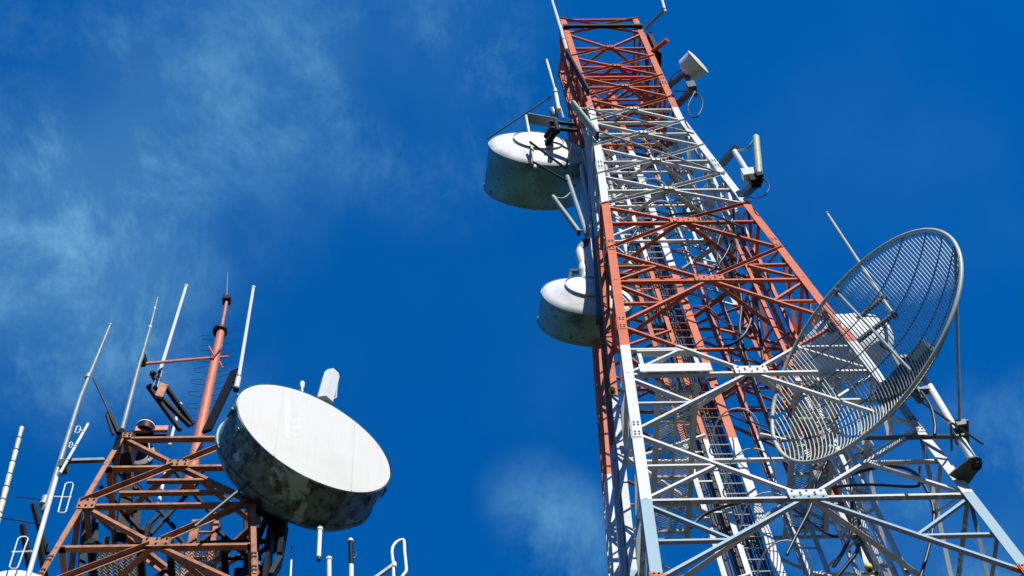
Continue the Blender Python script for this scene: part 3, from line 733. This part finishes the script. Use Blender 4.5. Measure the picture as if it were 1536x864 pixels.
for (x0, y0, x1, y1) in ((80, 745, 107, 746), (17, 828, 52, 827), (118, 645, 126, 647), (107, 668, 114, 669)): mb.tube([at(x0, y0, 10.65), at(x1, y1, 10.65)], .009, 6)
mb.build('cross_arm', 'fibre', fd)
MB().tube([at(24, 745, 10.6), at(62, 749, 10.6)], .006, 5).build('thin_rod', 'dark', fd); MB().tube([at(0, 776, 10.6), at(60, 786, 10.6)], .007, 5).build('thin_rod', 'dark', fd)
for p, q in ((at(50, 757, 10.9), at(70, 830, 11.)), (at(34, 788, 10.8), at(44, 850, 10.9)), (at(60, 814, 10.9), at(67, 864, 11.))): MB().sbar(p, q, .05).build('mount_arm', 'dark', fd)
# pale drum at the bottom left corner
nl = V((-.4, .9, 0)).normalized(); Cl = at(28, 905, 10.9)
root = thing('drum_dish', 'pale drum dish cut off by the bottom left corner, behind the looped dipoles', 'drum dish', Cl, 'drum dishes')
MB().lathe(Cl, nl, ((.4, .5), (.4, .5), (0, .5), (-.05, .48), (-.15, .36), (-.22, .2), (-.22, 0)), 48).build('reflector', 'shell', root)
MB().lathe(Cl, nl, ((.4, .49), (.4, .49), (.42, 0)), 48).build('radome', 'radome', root)
mb = MB(); mb.sbar(Cl - nl * .2, T2.U(-1, 0, Cl.z), .08); mb.build('mount', 'dark', root)

# whips on the tall tower
whip('white whip rising past the top left corner of the tall tower', [(850, 75, 12.55), (842, 46, 12.55), (826, -6, 12.55), (811, -60, 12.55)], [.045, .045, .034, .03], 'fibre', G1, [(846, 60, 12.55, .055, .05, 'galv')])
whip('pale green whip on the left of the tall tower above the larger drum', [(838, 165, 13.2), (833, 135, 13.2), (833, 134, 13.2), (820, 91, 13.2)], [.05, .05, .036, .034], 'cream', G1, [(834, 140, 13.2, .058, .06, 'dark')])
whip('short grey tube close beside the pale green whip, left of the tall tower', [(845, 178, 13.3), (830, 122, 13.3)], [.034, .032], 'galv', G1)
o = whip('white whip on a slanted arm beyond the top right corner of the tall tower', [(998, 18, 13.2), (993, 0, 13.2), (975, -60, 13.2)], [.04, .036, .03], 'fibre', G1, [(997, 15, 13.2, .055, .1, 'darkgalv')])
MB().tube([at(967, 44, 13.45), at(998, 14, 13.2)], .042, 10).build('mount_arm', 'galv', o)
o = whip('grey whip behind the upper rim of the grid dish, clamped to the right leg', [(1341, 474, 13.5), (1332, 462, 13.5), (1325, 449, 13.5), (1241, 321, 13.5)], [.036, .038, .030, .028], 'galv', G1, [(1326, 448, 13.5, .048, .08, 'dark'), (1341, 472, 13.5, .048, .1, 'dark')])
MB().sbar(at(1324, 447, 13.5), at(1276, 487, 13.4), .06).build('mount_arm', 'darkgalv', o); MB().sbar(at(1340, 471, 13.5), at(1288, 511, 13.4), .06).build('mount_arm', 'darkgalv', o)

# ------------------------------------------------------------------ red mast on the short tower
hdm = 11.6
mast = thing('antenna_mast', 'red tubular mast with climbing wires and a lightning rod on the short tower', 'mast', at(290, 700, hdm))
mb = MB(); mb.tube([at(283, 730, hdm), at(303, 632, hdm), at(332, 494, hdm)], [.075, .069, .060], 20); mb.build('tube', 'red', mast)
mb = MB(); mb.tube([at(332, 494, hdm), at(340, 452, hdm)], .026, 12); mb.build('upper_tube', 'red', mast)
zu = V((0, 0, 1))
c = at(330, 497, hdm); MB().lathe(c, zu, ((-.03, .06), (-.03, .105), (-.03, .105), (.04, .105), (.04, .105), (.04, .03)), 28).build('flange', 'black', mast)
c = at(340, 450, hdm); MB().box(c, V((.06, .01, 0)), V((-.01, .06, 0)), V((0, 0, .06))).build('junction_box', 'dark', mast)
MB().tube([c, at(341.5, 408, hdm)], [.008, .004], 6).build('lightning_rod', 'galv', mast)
mb = MB(); mb.tube([at(213, 546, 10.9), at(312, 537, 11.55)], .021, 10); mb.tube([at(312, 537, 11.55), at(342, 535, 11.75)], .018, 10); mb.box(at(214, 541, 10.9), V((.04, 0, 0)), V((0, .05, 0)), V((0, 0, .09)), 1); mb.build('cross_arm', ['red', 'dark'], mast)
mb = MB(); mb.tube([at(316, 524, hdm), at(313, 519, hdm)], .013, 6); mb.tube([at(322, 535, hdm - .1), at(313, 520, hdm - .1)], .013, 6); mb.tube([at(322, 533, hdm - .1), at(333, 518, hdm - .1)], .013, 6); mb.tube([at(328, 540, hdm), at(334, 552, hdm)], .013, 6); mb.build('strut', 'red', mast)
m0, m1 = at(303, 632, hdm), at(332, 494, hdm)
mb = MB()
for i in range(8):
    f = .02 + i * .125; p = m0.lerp(m1, f)
    for sg_, dz in ((-1, 0), (1, .17)):
        e = V((sg_ * .95, -.2, 0)); g = V((.15, 1, 0)).normalized(); q = p + V((0, 0, dz))
        mb.tube([q + e * .09 + g * .04, q + e * .26 + g * .03, q + e * .26 - g * .03, q + e * .09 - g * .05], .0036, 5)
mb.build('step_wire', 'dark', mast)

# obstruction lamp and its red shelf
lam = thing('obstruction_lamp', 'dark red domed lamp on a red shelf at the top of the short tower', 'lamp', at(218, 645, 11.2))
c = at(218, 643, 11.2); MB().lathe(c, zu, ((-.14, .12), (-.14, .12), (.02, .12), (.02, .12), (.10, .105), (.16, .06), (.18, 0)), 32).build('lens', 'rubberdark', lam)
MB().lathe(c, zu, ((-.005, .121), (-.005, .126), (-.005, .126), (.015, .126), (.015, .126), (.015, .118)), 32).build('band', 'fibre', lam)
mb = MB(); a, b = at(203, 645, 11.15), at(252, 644, 11.2); mb.bar(a, b, zu, -.05, .07, T2.ey, -.02, .02); mb.bar(at(201, 646, 11.2), at(256, 645, 11.25), zu, -.12, -.05, T2.ey, .03, .12, 1); mb.build('shelf', ['red', 'dark'], lam)
dm = thing('loudhailer_drum', 'dark drum fixed inside the top bay of the short tower', 'drum', at(205, 680, 11.3))
c = at(207, 678, 11.4); MB().lathe(c, V((.3, -.9, -.3)), ((-.35, .1), (-.3, .17), (0, .21), (0, .21), (.01, 0)), 32).build('body', 'black', dm)
MB().tube(curve([at(222, 660, 11.1), at(224, 675, 11.1), at(222, 692, 11.1)]), .012, 6).build('cable', 'galv', dm)
mb = MB(); mb.box(at(188, 674, 11.3), V((.12, 0, 0)), V((0, .1, 0)), V((0, 0, .3))); mb.build('housing', 'black', dm)
mb = MB(); mb.sbar(at(163, 618, 10.8), at(178, 650, 10.8), .045); mb.sbar(at(160, 622, 10.8), at(170, 652, 10.8), .03); mb.build('corner_bracket', 'dark', tower2)

# ------------------------------------------------------------------ loose cables inside the tall tower
LC = 'loose black cables inside the tall tower'
def cab(label, pts, hd, r=.02): return feeder(curve([at(x, y, hd) for x, y in pts], 8), r, label, LC)
cab('long oval cable loop behind the upper red bay', [(1097, 345), (1105, 370), (1106, 395), (1098, 405), (1085, 405), (1076, 390), (1078, 360), (1090, 340)], 13.6)
cab('cable sagging beside the right rear leg in the red bay', [(1100, 300), (1100, 345), (1092, 375), (1075, 400), (1062, 410)], 13.7)
cab('cable curving down through the lower red bay', [(1122, 440), (1128, 470), (1118, 500), (1100, 515), (1085, 520)], 13.6, .028)
cab('cable bowed low across the right half of the lowest bay', [(1225, 735), (1275, 712), (1330, 700), (1372, 710), (1398, 755), (1398, 800), (1380, 870)], 13.2, .024)
cab('nearly level cable crossing the right half of the lowest bay', [(1230, 732), (1300, 727), (1370, 730), (1379, 722), (1380, 700)], 13.3, .02)
cab('cable hanging under the grid dish, left one of the close pair', [(1276, 700), (1278, 760), (1276, 800), (1262, 832), (1250, 850)], 13.4, .026)
cab('cable hanging under the grid dish, right one of the close pair', [(1281, 745), (1290, 790), (1286, 825), (1268, 850), (1255, 866)], 13.3, .026)
cab('cable slanting past the ladder cage in the lowest bay', [(1242, 690), (1222, 730), (1216, 760), (1196, 800), (1180, 832)], 13.2, .024)
cab('cable arching left of the ladder in the lowest bay', [(1036, 792), (1052, 775), (1080, 762), (1120, 751)], 12.9, .024)
cab('cable dropping behind the pipe clamp of the grid dish', [(1382, 588), (1396, 610), (1402, 635), (1402, 652)], 12.2, .022)
cab('cable looping out of the ladder cage in the upper white bay', [(990, 215), (1000, 235), (1010, 262), (1006, 285), (994, 292)], 13.5, .018)
cab('cable drooping between ladder and right leg in the upper white bay', [(1010, 225), (1035, 262), (1052, 300), (1060, 335)], 13.6, .018)
cab('thick cable swinging down behind the right gusset of the lower red bay', [(1085, 350), (1100, 400), (1112, 450), (1110, 500), (1128, 560), (1150, 620)], 13.9, .03)
cab('second thick cable following the right rear leg down the red bay', [(1110, 330), (1122, 390), (1134, 450), (1142, 520), (1150, 580)], 14.0, .03)
cab('cable crossing from ladder to right leg under the first red gusset', [(960, 342), (1010, 322), (1065, 322), (1115, 342)], 13.0, .022)
cab('cable hanging in a bow left of the ladder in the red bay', [(955, 345), (942, 370), (950, 395), (975, 402)], 13.6, .018)
random.seed(21)
for k in range(12):
    h = 20.5 + k * 1.75; w_ = T1.w(h) * .8; x0 = random.uniform(.05, .3) * w_; y0 = random.uniform(-.1, .9)
    pts = [T1.P(.1, y0, h + .9), T1.P(x0, y0 - .2, h + .2), T1.P(w_ * .55, y0 - .3, h - random.uniform(.3, .8)), T1.P(w_ * .85, y0, h + .1), T1.P(w_ * 1.05, y0 + .2, h + random.uniform(.5, 1.2))]
    feeder(curve(pts), random.choice((.011, .014, .018)), 'thin black jumper cable sagging toward the right legs of the tall tower')
for (x, y, hd, lab) in ((918, 586, 12.6, 'small yellow tag on the rail left of the tall tower'), (1303, 852, 13.4, 'small yellow tag low inside the lowest bay of the tall tower')):
    c = at(x, y, hd); o = MB().lathe(c, V((0, 0, 1)), ((-.05, .03), (-.05, .05), (.04, .05), (.07, .03), (.07, 0)), 12).build('insulator', 'yellow'); o['label'] = lab; o['category'] = 'insulator'

# ------------------------------------------------------------------ ground
m, nt, b = nodes('hilltop_ground')
g = N(nt, 'ShaderNodeNewGeometry').outputs['Position']
c = mixc(nt, mrange(nt, noise(nt, g, .25, 8, .65), .35, .65), (.018, .034, .012), (.034, .042, .018))
nt.links.new(c, b.inputs['Base Color']); b.inputs['Roughness'].default_value = .95
M['ground'] = m
mb = MB(); mb.v = [V((-2500, -2500, GZ)), V((2500, -2500, GZ)), V((2500, 2500, GZ)), V((-2500, 2500, GZ))]; mb.face([0, 1, 2, 3])
o = mb.build('ground', 'ground'); o['kind'] = 'structure'

# ------------------------------------------------------------------ sun, sky with thin cloud
SD = V((.38, -.74, .62)).normalized()                       # toward the sun
sun = bpy.data.lights.new('sun', 'SUN'); sun.energy = 4.6; sun.angle = math.radians(.55); sun.color = (1., .965, .90)
so = bpy.data.objects.new('sun', sun); COL.objects.link(so); so.rotation_euler = SD.to_track_quat('Z', 'Y').to_euler(); so.location = (10, -20, 60)
w = bpy.data.worlds.new('World'); S.world = w; w.use_nodes = True; nt = w.node_tree; bg = nt.nodes['Background']
sky = N(nt, 'ShaderNodeTexSky', sky_type='NISHITA'); sky.sun_disc = False
sky.sun_elevation = math.asin(SD.z); sky.sun_rotation = math.atan2(SD.x, SD.y); sky.altitude = 1500; sky.air_density = 1.; sky.dust_density = .2; sky.ozone_density = 2.
tint = N(nt, 'ShaderNodeMix', data_type='RGBA', blend_type='MULTIPLY'); tint.inputs[0].default_value = 1.
nt.links.new(sky.outputs[0], tint.inputs[6]); tint.inputs[7].default_value = (.0, .93, 1.85, 1)
tc = N(nt, 'ShaderNodeTexCoord').outputs['Generated']
wisp = noise(nt, mapping(nt, tc, (1.25, 1., 1.1)), 13., 12, .66, .25)
soft = noise(nt, tc, 4., 5, .5, .3)
tot = None
for (px, py, rad, a) in ((60, 400, 300, .72), (150, 350, 200, .26), (340, 90, 240, .50), (640, 150, 240, .44), (330, 270, 220, .15), (795, 748, 95, .20), (825, 780, 110, .22), (855, 815, 120, .24), (890, 860, 140, .30), (1520, 735, 200, .55), (40, 100, 220, .24), (250, 540, 190, .20), (1330, 830, 260, .35), (720, 60, 160, .25)):
    d = ray(px, py).normalized()
    n = N(nt, 'ShaderNodeVectorMath', operation='DOT_PRODUCT'); nt.links.new(tc, n.inputs[0]); n.inputs[1].default_value = d
    k = mrange(nt, n.outputs['Value'], math.cos(rad / F), 1., 0., a)
    tot = k if tot is None else math2(nt, 'ADD', tot, k)
den = math2(nt, 'MULTIPLY', tot, math2(nt, 'ADD', mrange(nt, wisp, .40, .74, 0, .58), mrange(nt, soft, .35, .7, 0, .22)))
base = mrange(nt, soft, .45, .8, 0, .05)
den = math2(nt, 'MINIMUM', math2(nt, 'ADD', den, base), .9)
cap = N(nt, 'ShaderNodeMix', data_type='RGBA', blend_type='DARKEN'); cap.inputs[0].default_value = 1.
nt.links.new(tint.outputs[2], cap.inputs[6]); cap.inputs[7].default_value = (.05, 1.12, 4.5, 1)
cl = mixc(nt, den, cap.outputs[2], (1.8, 4.65, 6.8))
nt.links.new(cl, bg.inputs['Color']); bg.inputs['Strength'].default_value = .1
S.view_settings.view_transform = 'Standard'; S.view_settings.look = 'None'; S.view_settings.exposure = .3; S.view_settings.gamma = 1
S.render.resolution_x = 1024; S.render.resolution_y = 576
try: S.cycles.max_bounces = 5; S.cycles.diffuse_bounces = 1
except Exception: pass
